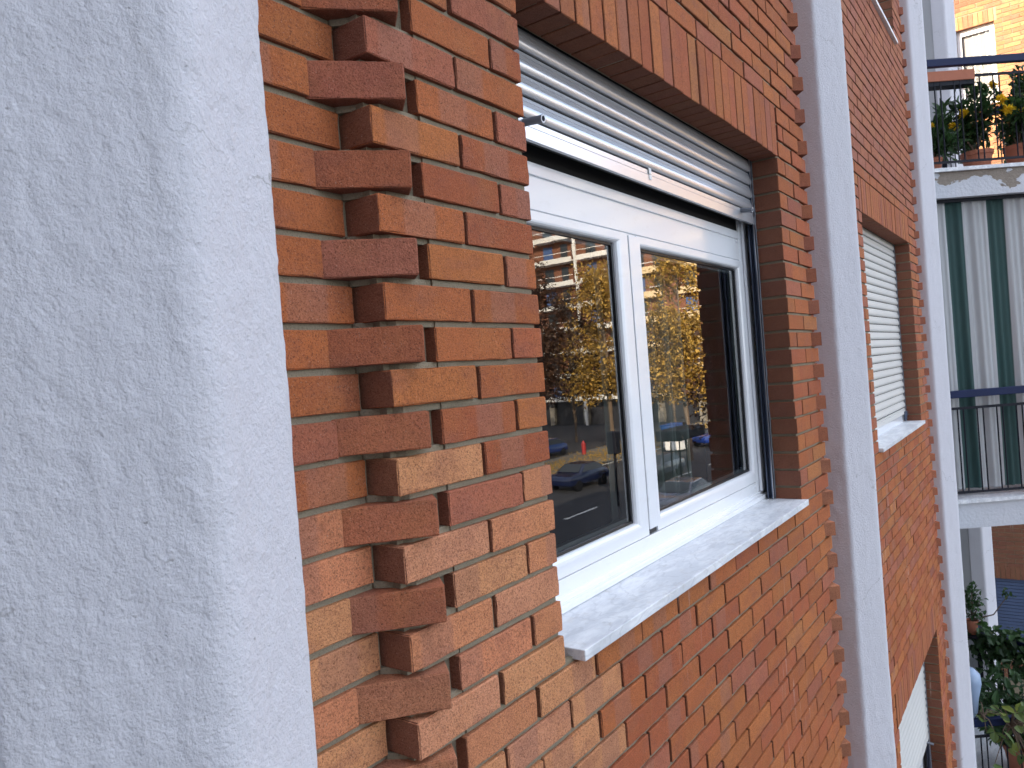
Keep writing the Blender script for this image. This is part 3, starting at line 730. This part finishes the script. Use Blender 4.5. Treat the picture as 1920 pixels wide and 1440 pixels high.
def leaf(mb, p, d, L_, W_, col, fold=.25):
    d = Vector(d).normalized(); sd_ = d.cross(Vector((random.uniform(-.4, .4), random.uniform(-.4, .4), 1)));
    if sd_.length < .05: sd_ = Vector((1, 0, 0))
    sd_.normalize(); up = sd_.cross(d); p = Vector(p)
    dr = up*(-.12*L_)
    pts = [p, p+d*L_*.35+sd_*W_/2+up*W_*fold, p+d*L_*.72+sd_*W_*.38+up*W_*fold*.7+dr*.4, p+d*L_+dr, p+d*L_*.72-sd_*W_*.38+up*W_*fold*.7+dr*.4, p+d*L_*.35-sd_*W_/2+up*W_*fold, p+d*L_*.36, p+d*L_*.72+dr*.4]
    mb.add([tuple(q) for q in pts], [(0,1,6),(1,2,7,6),(2,3,7),(3,4,7),(4,5,6,7),(5,0,6)], col)
def rv(): 
    v = Vector((random.gauss(0, 1), random.gauss(0, 1), random.gauss(0, 1))); return v.normalized()
def shade(lo=.6, hi=1.3): k = random.uniform(lo, hi); return (k, k, k)
def pot(t, cen, r, h, matl=TERRA):
    m = MB(); m.lathe(cen, [(0, 0), (r*.72, 0), (r*.93, h*.80), (r*1.0, h*.81), (r*1.03, h), (r*.93, h), (r*.90, h*.86), (0, h*.86)], 22); m.obj('pot', matl, t, smooth=False)
def bush(name, label, cen, r, rz, n, L_, W_, leafm=LEAFG, potr=None, poth=.22, flowers=0, group=None, cat='potted plant', stems=7, frad=.028):
    t = thing(name, label, cat, cen, group); t.matrix_world = Matrix.Identity(4); t.location = (0, 0, 0)
    cen = Vector(cen); base = cen.copy()
    if potr: pot(t, base, potr, poth); base.z += poth*.85
    top = base+Vector((0, 0, rz*1.0)); mb = MB(); sm = MB()
    cl = []
    for k in range(stems):
        a = random.uniform(0, 6.28); e = top+Vector((math.cos(a)*r*random.uniform(.2, .85), math.sin(a)*r*random.uniform(.2, .85), random.uniform(-.6, .7)*rz))
        mid = (base+e)/2+rv()*r*.15
        sm.tube([base, mid, e], [.007, .005, .003], 5); cl += [mid, e, (mid+e)/2]
    for k in range(n):
        cc = random.choice(cl)+rv()*r*.33*random.random()**.5
        dv = (cc-base)*.6+rv()*r*.9; dv.z -= r*.2
        s2 = random.uniform(.6, 1.25); leaf(mb, cc, dv, L_*s2, W_*s2, shade(.45, 1.4))
    sm.obj('stem', WOOD, t); o = mb.obj('foliage', leafm, t)
    if flowers:
        for k in range(flowers):
            fm = MB()
            cc = random.choice(cl)+rv()*r*.4; cc.z = max(cc.z, top.z-.25*rz); cc += (CAMP-cc).normalized()*r*.35
            for q in range(60): leaf(fm, cc+rv()*frad*.5, rv()+Vector((0, 0, .3)), frad*random.uniform(.5, 1.0), frad*.45, shade(.8, 1.1))
            fm.obj('flower_head', FLOWER, t)
    return t
zf = ZB[0]
bush('potted_plant', 'small ribbed pot with drooping dark leaves at the left end of the upper balcony', (6.20, -.060, zf), .17, .24, 260, .13, .035, potr=.072, poth=.12, flowers=1)
bush('potted_plant', 'yellow flowering shrub in the big terracotta pot behind the upper railing', (6.50, -.36, zf), .27, .34, 1100, .06, .038, potr=.125, poth=.165, flowers=4, frad=.042)
bush('potted_plant', 'yellow flowering shrub at the right photo edge on the upper balcony', (6.66, -.66, zf), .26, .40, 1000, .06, .038, potr=.12, poth=.18, flowers=4, frad=.050)
# trough hung inside upper rail
t = thing('planter_box', 'long terracotta planter box hung inside the upper balcony handrail', 'planter', (6.2, -.1, zf+.7)); t.matrix_world = Matrix.Identity(4); t.location = (0, 0, 0)
a_, b_ = Vector((6.045, .035, zf+.775)), Vector((6.335, -.360, zf+.775))
m = MB(); m.obox(a_, b_, .13, .085); m.obj('trough', TERRA, t, bevel=.004)
m = MB(); m.obox(a_-Vector((0, 0, .06)), b_-Vector((0, 0, .06)), .11, .035); m.obj('drip_tray', BLACKST, t)
mb = MB(); 
for k in range(420):
    q = Vector(lerp(tuple(a_), tuple(b_), random.uniform(.78, 1.12)))+rv()*.055; q.z += random.uniform(-.12, .10); leaf(mb, q, rv()+Vector((.1, -.1, -.3)), random.uniform(.02, .05), .004, shade(.6, 1.3))
tag(mb.obj('rosemary', LEAFG), 'needle leaved plant spilling from the end of the hung planter box', 'plant')
for k, (px, py) in enumerate(((7.95, -.25), (7.75, -.6))):
    bush('potted_plant', ('leafy plant at the far left rail of the upper balcony', 'thin twiggy plant by the far rail of the upper balcony')[k], (px, py, zf), .22, .45, 130, .08, .03, potr=.10, poth=.2)
# lower balcony greenery
zl = ZB[2]
t = bush('potted_plant', 'jade plant with a long bent arm in a small pot against the far column', (8.27, .085, zl+.905), .17, .22, 170, .06, .038, potr=.06, poth=.15)
sm = MB(); sm.tube([(8.27, .085, zl+1.06), (8.27, .02, zl+1.08), (8.26, -.12, zl+1.14), (8.25, -.22, zl+1.30), (8.25, -.26, zl+1.36)], [.010, .008, .007, .005, .004], 6); sm.obj('stem', WOOD, t)
mb = MB()
for k in range(9): leaf(mb, (8.25+random.uniform(-.04, .02), -.26+random.uniform(-.07, .05), zl+1.36+random.uniform(-.02, .08)), rv(), .06, .035, shade())
mb.obj('foliage', LEAFG, t)
mb = MB(); sm = MB()
for k in range(620):
    u = random.random(); q = Vector(lerp((8.28, .03, zl+.90), (7.95, -.82, zl+.90), u*1.05-.1)); q += Vector((random.uniform(-.14, .1), random.uniform(-.1, .06), random.uniform(-.32, .12)*(.6+.6*math.sin(u*9)**2)))
    leaf(mb, q, rv()+Vector((-.4, -.2, -.5)), random.uniform(.06, .11), random.uniform(.05, .085), shade(.4, 1.3))
tag(mb.obj('ivy', LEAFG), 'dark ivy trailing along the far rail of the lowest balcony', 'plant')
bush('potted_plant', 'dense dark shrub behind the rail of the lowest balcony', (7.2, -.35, zl+.0), .55, .42, 900, .11, .05, potr=.16, poth=.25)
bush('potted_plant', 'second dark shrub farther right on the lowest balcony', (7.25, -.75, zl+.0), .5, .38, 700, .11, .05, potr=.16, poth=.25)
t = thing('potted_plant', 'sword leaved plant rising at the right edge of the lowest balcony', 'potted plant', (6.9, -.75, zl)); t.matrix_world = Matrix.Identity(4); t.location = (0, 0, 0)
pot(t, (6.9, -.75, zl+.3), .12, .2); mb = MB()
for k in range(16):
    a = random.uniform(0, 6.28); leaf(mb, (6.9, -.75, zl+.48), (math.cos(a)*.5, math.sin(a)*.5, 1.2), random.uniform(.45, .8), .05, shade(.7, 1.3), .1)
mb.obj('foliage', LEAFY, t)
def wax(label, cen, n, leafm, spread):
    t = thing('trailing_plant', label, 'plant', cen); t.matrix_world = Matrix.Identity(4); t.location = (0, 0, 0); cen = Vector(cen); mb = MB(); sm = MB()
    for k in range(n):
        e = cen+Vector((random.uniform(-.5, .7)*spread, random.uniform(-.8, .5)*spread, random.uniform(-1, .7)*spread))
        e = e+Vector((.0, .0, 0)); mid = (cen+e)/2+Vector((0, 0, .04)); sm.tube([cen, mid, e], [.006, .004, .0025], 5)
        leaf(mb, e, (random.uniform(-1, .4), random.uniform(-1, .3), random.uniform(-.6, .5)), random.uniform(.07, .13), random.uniform(.05, .075), random.choice([(1, 1, 1), (.7, .8, .7), (1.5, 1.3, .7), (.9, 1.05, 1.1)]), .12)
    sm.obj('stem', WOOD, t); mb.obj('foliage', leafm, t); return t
wax('broad round leaved plant hanging over the blue rail of the lowest balcony', (6.18, -.33, zl+.86), 46, LEAFY, .30)
wax('darker round leaved plant at the bottom right corner of the photo', (6.36, -.62, zl+.80), 46, LEAFG, .30)
wax('few yellow green leaves at the left end of the blue rail', (6.07, -.15, zl+.95), 12, LEAFY, .16)
m = MB(); m.obox((8.14, .11, zl+.895), (8.60, .07, zl+.895), .16, .012); tag(m.obj('shelf', BLACKST), 'dark shelf board under the small jade pot on the lowest balcony', 'shelf')
m = MB(); m.lathe((6.68, .0, zl+.96), [(0, -.30), (.05, -.29), (.07, -.12), (.10, .02), (.095, .10), (.05, .15), (0, .16)], 16)
tag(m.obj('plastic_sheet_bag', simple('pale_blue_plastic', (.34, .44, .60), .35), smooth=True), 'pale blue plastic bag hanging behind the column on the lowest balcony', 'bag')

# ------------------------------------------------------------------ far wing facing left (plane x = 12.15)
XWG = 12.15
wing = thing('brick_wall', 'far brick wing in full sun behind the upper balcony', 'wall', (0, 0, 0))
YP = [(.47, .22, .10), (.44, .19, .085), (.50, .26, .12), (.41, .165, .09)]
def wing_bricks():
    out = []
    wins = [(3.952, 1.17, .10, -.375), (-4.35, 1.2, .12, -1.30), (-.20, 1.3, .12, -.375)]
    zc = -5.85
    while zc < 5.3:
        k = round((zc+5.85)/P_); y = .55+(.104 if k % 2 else 0)
        while y > -1.6:
            segs = [(y, y-.198)]
            for zt, h, ya, yb in wins:
                lo = hi = None
                if zt-h-.02 < zc+.03 < zt: hi, lo = ya, yb
                elif zt < zc+.03 < zt+.195: hi, lo = ya+.034, yb-.034
                if lo is None: continue
                ns = []
                for a, b in segs:
                    if a > lo and b < hi:
                        if a > hi+.02: ns.append((a, hi+.004))
                        if b < lo-.02: ns.append((lo-.004, b))
                    else: ns.append((a, b))
                segs = ns
            for a, b in segs: out.append((XWG, a, zc, round(a-b, 2), BH, -math.pi/2, tuple(np.array(random.choice(YP))*random.uniform(.88, 1.1)), 1.9 < zc < 4.9 and a < .25))
            y -= .208
        zc += P_
    for zt, h, ya, yb in wins:
        n = int((ya-yb+.06)/.0638)
        for j in range(n): out.append((XWG, ya+.03-j*.0638, zt+.003, .058, .190, -math.pi/2, random.choice(YP), zt > 3))
    return out, wins
wb, wwins = wing_bricks()
CAMS = CAMP; brick_wall(wing, wb, 300)
m = MB()
for ya, yb, za, zb in ((.62, -1.7, -7.5, -5.55), (.62, .13, -5.55, 5.3), (-1.31, -1.7, -5.55, 5.3), (.13, -1.31, -4.345, -1.5), (.13, -1.31, -.195, 2.78), (.13, -1.31, 3.957, 5.3), (.13, .105, 2.78, 3.957), (-.38, -1.31, 2.78, 3.957), (-.38, -1.31, -1.5, -.195)):
    m.box((XWG+.008, yb, za), (XWG+.12, ya, zb))
m.obj('mortar', MORTAR, wing)
def wingwin(zt, h, ya, yb, label, kind):
    t = thing('window', label, 'window', (XWG, (ya+yb)/2, zt-h)); t.matrix_world = Matrix.Identity(4); t.location = (0, 0, 0)
    def pr(mb, y0, y1, z0, z1, xa, xb): mb.box((xa, min(y0, y1), z0), (xb, max(y0, y1), z1))
    x = XWG+.075
    if kind == 'w':
        m = MB(); pr(m, ya, yb, zt-.08, zt, x, x+.04); m.obj('frame_head', PVC, t)
        for y0, y1 in ((ya, ya-.055), (yb+.055, yb)):
            m = MB(); pr(m, y0, y1, zt-h, zt-.081, x, x+.04); m.obj('frame_jamb', PVC, t)
        m = MB(); pr(m, ya-.056, yb+.056, zt-h, zt-h+.06, x, x+.04); m.obj('frame_foot', PVC, t)
        m = MB(); pr(m, ya-.056, yb+.056, zt-h+.061, zt-.081, x+.02, x+.021); m.obj('glass_pane', mk_glass('thin_glass', (.95, .95, .95), 1.4, 1.), t)
        m = MB(); V = []; ys = np.linspace(ya-.06, yb+.06, 60)
        for y in ys:
            q = x+.06+.012*math.sin(y*75); V += [(q, y, zt-h+.02), (q-.006*math.sin(y*60), y*.97, zt-.08)]
        m.add(V, [(2*i, 2*i+2, 2*i+3, 2*i+1) for i in range(59)]); m.obj('curtain', simple('white_curtain', (.78, .76, .72), .9), t)
        m = MB(); m.box((XWG-.05, yb-.03, zt-h-.035), (XWG+.12, ya+.03, zt-h)); m.obj('sill', MARBLE, t)
    else:
        zc = zt
        m = MB(); m.box((x-.02, yb, zt-h), (x+.03, ya, zt)); m.obj('shutter_backing', DARK, t)
        me = MB().box((0, yb, 0), (.012, ya, .043)).mesh('slat'); me.materials.append(simple('blue_grey_slats', (.075, .11, .20), .5))
        while zc-.05 > zt-h:
            zc -= .05; o = bpy.data.objects.new('slat', me); COL.objects.link(o); o.parent = t; o.location = (x-.034, 0, zc)
    return t
wingwin(*wwins[0], 'white framed window with folded curtain in the sunny far brick wall', 'w')
wingwin(*wwins[1], 'closed blue grey roller shutter in the shaded far brick wall', 's')
wingwin(*wwins[2], 'far window hidden behind the striped awning', 's')
m = MB(); m.box((XWG+.125, -1.7, -7.5), (XWG+.5, .62, 5.3)); m.box((XWG+.13, -1.69, 5.3), (XWG+.5, .6, 5.35)); m.obj('wall_core', GREYCON, wing)
m = MB(); m.box((9.05, .35, -7.5), (XWG, .6, 1.25)); tag(m.obj('sun_screen_wall', GREYCON), 'low grey wall added unseen behind the far column to shade the lower wing', 'wall')  # added out of view to keep direct sun off the wing's lower storeys
m = MB(); m.box((12.7, .1, -7.5), (46, 12, 7.2)); tag(m.obj('street_shadow_block', simple('block_render', (.40, .2, .12), .9)), 'long brick block added unseen beyond the wing to shadow the mirrored street', 'building')  # added unseen mass, height set so its shadow covers the mirrored road

# ------------------------------------------------------------------ street seen mirrored in the glass
ZG = -7.5
def sheet(name, x0, x1, y0, y1, z, m_, kind='structure'):
    m = MB(); m.add([(x0, y0, z), (x1, y0, z), (x1, y1, z), (x0, y1, z)], [(0, 1, 2, 3)]); return tag(m.obj(name, m_), kind=kind)
sheet('ground', -200, 320, -220, 120, ZG-.15, simple('ground_soil', (.09, .085, .07), .95))
ASPH = simple('asphalt', (.036, .037, .042), .85, var=.3, vs_=2)
PAVE = simple('pavement', (.17, .165, .155), .9, var=.15)
m = MB(); m.box((-60, -26, ZG-.14), (140, -9, ZG)); tag(m.obj('road', ASPH), kind='structure')
m = MB(); m.box((-60, -9, ZG-.1), (140, .0, ZG+.13)); m.box((-60, -31, ZG-.1), (140, -26, ZG+.13)); tag(m.obj('pavement', PAVE), kind='structure')
m = MB(); m.box((-60, -60, ZG-.14), (140, -31, ZG)); tag(m.obj('side_road', ASPH), kind='structure')
WH = simple('road_paint', (.75, .75, .72), .7)
m = MB()
for x in range(-20, 120, 6): m.box((x, -17.6, ZG), (x+3, -17.45, ZG+.004))
m.box((-20, -25.4, ZG), (130, -25.25, ZG+.004)); m.box((-20, -10.4, ZG), (130, -10.25, ZG+.004))
tag(m.obj('road_marking', WH), kind='structure')
mb = MB()
for k in range(7000):
    x = random.uniform(20, 90); y = random.gauss(-27.5, 1.3); leaf(mb, (x, y, ZG+.15+random.random()*.12), rv(), random.uniform(.10, .2), .1, shade(.7, 1.2))
tag(mb.obj('fallen_leaves', GOLD), kind='stuff')
def tree(x, y, h, r, leafm, n, label, seed, lean=.0, low=.28):
    t = thing('plane_tree', label, 'tree', (x, y, ZG), 'street trees mirrored in the window'); t.matrix_world = Matrix.Identity(4); t.location = (0, 0, 0)
    random.seed(seed); b = Vector((x, y, ZG+.1)); sm = MB(); mb = MB()
    tr = [b+Vector((lean*q+random.uniform(-.1, .1), random.uniform(-.1, .1), h*.95*q)) for q in np.linspace(0, 1, 8)]
    sm.tube(tr, list(np.linspace(.2, .03, 8)), 9); cl = []
    for k in range(60):
        q = random.uniform(low, 1); p = b+Vector((lean*q, 0, h*.95*q)); a = random.uniform(0, 6.28); rr = r*(1.15-abs(q-.52)*1.5)*random.uniform(.55, 1.05)
        e = p+Vector((math.cos(a)*rr, math.sin(a)*rr, random.uniform(.3, 1.6))); sm.tube([p, (p+e)/2+Vector((0, 0, .2)), e], [.06, .04, .015], 5); cl += [e, (p+e)/2, lerp(tuple(p), tuple(e), .75)]
    cl = [Vector(q) for q in cl]
    for k in range(n):
        p = random.choice(cl)+rv()*random.random()**.4*.95; leaf(mb, p, rv(), random.uniform(.16, .32), random.uniform(.12, .24), shade(.25, 1.35))
    sm.obj('trunk', WOOD, t); mb.obj('crown', leafm, t); return t
tree(52, -27.8, 14.5, 3.8, GOLD, 9000, 'golden leaved street tree in the left pane', 11)
tree(44.5, -31.0, 15, 4.6, RUST, 14000, 'dark rusty street tree at the left edge of the reflection', 12)
tree(47.5, -19.4, 14.0, 3.2, GOLD, 8000, 'golden leaved street tree in the right pane', 13)
tree(60, -36, 13.5, 4.2, RUST, 7000, 'dark rusty street tree behind the golden one', 14)
tree(65, -28, 10.5, 3.5, RUST, 4500, 'low rusty street tree farther down the road', 15)
tree(30, -9.0, 9, 2.6, RUST, 2500, 'bare rusty sapling on the near pavement', 16, low=.4)
random.seed(99)
# opposite building facing the camera side
OB = thing('apartment_building', 'orange brick apartment building with cream balconies mirrored in the panes', 'building', (82, -45, ZG)); OB.matrix_world = Matrix.Identity(4); OB.location = (0, 0, 0)
OR = simple('orange_brick_far', (.20, .085, .05), .9); CR = simple('cream_render', (.66, .50, .30), .85); WHT = simple('white_render', (.74, .73, .70), .8)
BLU = simple('blue_shutter', (.06, .11, .26), .5); DK = simple('dark_window', (.03, .035, .04), .15)
m = MB(); m.box((82, -75, ZG+4.1), (96, -16, 27)); m.obj('wall', OR, OB)
m = MB(); m.box((82.6, -74.5, ZG), (96, -16.5, ZG+4.1)); m.obj('shop_fronts', simple('shop_glass', (.03, .03, .035), .3), OB)
for y in np.arange(-74, -17, 5.2):
    m = MB(); m.box((82.0, y, ZG), (82.6, y+.7, ZG+4.1)); m.obj('shop_pier', simple('stone_pier', (.22, .20, .17), .8) if y < -73 else bpy.data.materials['stone_pier'], OB)
for fz in range(0, 11):
    z = ZG+3.4+fz*2.95
    if z > 25: break
    for k, y in enumerate(np.arange(-72, -20, 6.4)):
        left = y < -46
        m = MB(); m.box((80.4 if left else 80.9, y, z-.25), (82, y+(5.6 if left else 4.4), z+.0)); m.box((80.4 if left else 80.9, y, z), (80.5 if left else 81.0, y+(5.6 if left else 4.4), z+(.35 if left else .55))); m.obj('balcony', WHT if left else CR, OB)
        b = OB.children[-1]
        m = MB(); x = 80.45 if left else 80.95
        m.box((x, y, z+.95), (x+.06, y+(5.6 if left else 4.4), z+1.02)); m.obj('railing', WHT, OB)
        for q in range(8): pass
        m = MB(); m.box((81.94, y+.6, z+.1), (81.99, y+2.0, z+2.3)); m.obj('window', BLU if (k+fz) % 2 else DK, OB)
        m = MB(); m.box((81.94, y+3.2, z+.1), (81.99, y+4.2, z+2.3)); m.obj('window', DK, OB)
for y in (-72, -59, -46.5, -39.8, -27):
    m = MB(); m.box((80.2, y-.25, ZG), (80.5, y+.05, 26)); m.obj('pillar', WHT, OB)
# recycling bins, cars, bus shelter, lamp, hydrant
WB = simple('white_container', (.80, .80, .80), .5); LB = simple('blue_lid', (.03, .16, .50), .4)
for k, (x, y) in enumerate(((53.5, -22.9), (55.4, -23.9))):
    t = thing('recycling_bin', ('white recycling container with blue lid, nearer one in the right pane', 'white recycling container with blue lid, farther one in the right pane')[k], 'bin', (x, y, ZG), 'recycling containers at the kerb'); t.matrix_world = Matrix.Identity(4); t.location = (0, 0, 0)
    m = MB(); m.prism([(x-.9, y-.7), (x+.9, y-.7), (x+1.05, y+.7), (x-1.05, y+.7)], ZG+.15, ZG+1.75); m.obj('body', WB, t, bevel=.12)
    m = MB(); m.box((x-1.1, y-.8, ZG+1.76), (x+1.1, y+.8, ZG+2.0)); m.obj('lid', LB, t, bevel=.06)
def car(x, y, rz, col, label, z=ZG):
    t = thing('parked_car', label, 'car', (x, y, z), 'cars mirrored in the window')
    t.rotation_euler = (0, 0, rz); bpy.context.view_layer.update()
    cm = simple('car_paint', col, .25, coat=.8, var=.02); t.matrix_world = Matrix.Translation((x, y, z)) @ Matrix.Rotation(rz, 4, 'Z')
    def add(name, V, F, mt, bev=0):
        o = MB().add(V, F).obj(name, mt, None, bevel=bev, smooth=bev > 0); o.parent = t
        if bev: o.modifiers['bevel'].segments = 4; o.modifiers['bevel'].angle_limit = .2
        return o
    prof = [(-2.05, .35), (-2.1, .75), (-1.9, .92), (-1.0, 1.0), (-.35, 1.42), (.95, 1.46), (1.65, 1.0), (2.0, .95), (2.08, .6), (2.05, .35)]
    n = len(prof); V = []
    for sgn in (-1, 1): V += [(a, sgn*(.86 if b < 1.05 else .66), b) for a, b in prof]
    F = [tuple(range(n))[::-1], tuple(range(n, 2*n))]+[(i, (i+1) % n, n+(i+1) % n, n+i) for i in range(n)]
    add('body', V, F, cm, .11)
    g = [(-.92, 1.03), (-.34, 1.38), (.90, 1.41), (1.5, 1.03)]; V = []
    for sgn in (-1, 1): V += [(a, sgn*(.875 if b < 1.05 else .69), b) for a, b in g]
    add('side_glass', V, [(3,2,1,0), (4,5,6,7)], DK)
    V = [(-.98, -.72, 1.04), (-.98, .72, 1.04), (-.40, .6, 1.42), (-.40, -.6, 1.42)]; add('windscreen', [(a-.03, b, c_) for a, b, c_ in V], [(0,1,2,3)], DK)
    wm = MB().tube([(0, -.1, 0), (0, .1, 0)], .31, 16).mesh('wheel'); wm.materials.append(RUBBER)
    for a in (-1.3, 1.3):
        for sgn in (-1, 1):
            o = bpy.data.objects.new('wheel', wm); COL.objects.link(o); o.parent = t; o.location = (a, sgn*.8, .31)
    return t
car(57.5, -21.3, .4, (.012, .035, .20), 'small blue car parked beside the bins in the right pane')
car(36.5, -21.8, 0.05, (.008, .014, .05), 'dark blue car on the shaded road in the left pane')
car(40.5, -18.6, 0.05, (.16, .18, .22), 'grey blue car on the shaded road near the centre post')
car(50, -33, .1, (.012, .03, .14), 'blue car behind the golden tree trunk')
car(31.0, -13.0, .0, (.14, .15, .2), 'grey car low in the right pane')
car(41.0, -34, .2, (.3, .5, .8), 'light blue car by the dark tree')
t = thing('bus_shelter', 'dark roofed bus shelter on thin posts in the right pane', 'bus shelter', (44, -17, ZG)); t.matrix_world = Matrix.Identity(4); t.location = (0, 0, 0)
m = MB(); m.box((37.5, -17.2, ZG+2.5), (41.3, -15.7, ZG+3.1)); m.obj('roof', BLACKST, t, bevel=.1)
for x in (37.7, 38.9, 40.1, 41.1):
    m = MB(); m.tube([(x, -16.9, ZG), (x, -16.9, ZG+2.5)], .05, 6); m.obj('post', BLACKST, t)
m = MB(); m.tube([(50.5, -29.6, ZG), (50.5, -29.6, ZG+1.0)], .17, 10); m.tube([(50.5, -29.6, ZG+1.0), (50.5, -29.6, ZG+1.25)], [.2, .08], 10)
tag(m.obj('fire_hydrant', simple('red_paint', (.35, .02, .02), .4)), 'red fire hydrant on the leafy verge in the left pane', 'hydrant')
t = thing('traffic_light', 'dark traffic light post on the near kerb in the left pane', 'traffic light', (30, -15.5, ZG)); t.matrix_world = Matrix.Identity(4); t.location = (0, 0, 0)
m = MB(); m.tube([(31.5, -16.6, ZG), (31.5, -16.6, ZG+3.3)], .07, 8); m.obj('post', BLACKST, t)
m = MB(); m.box((31.25, -16.85, ZG+2.6), (31.75, -16.35, ZG+3.7)); m.obj('signal_head', BLACKST, t, bevel=.05)
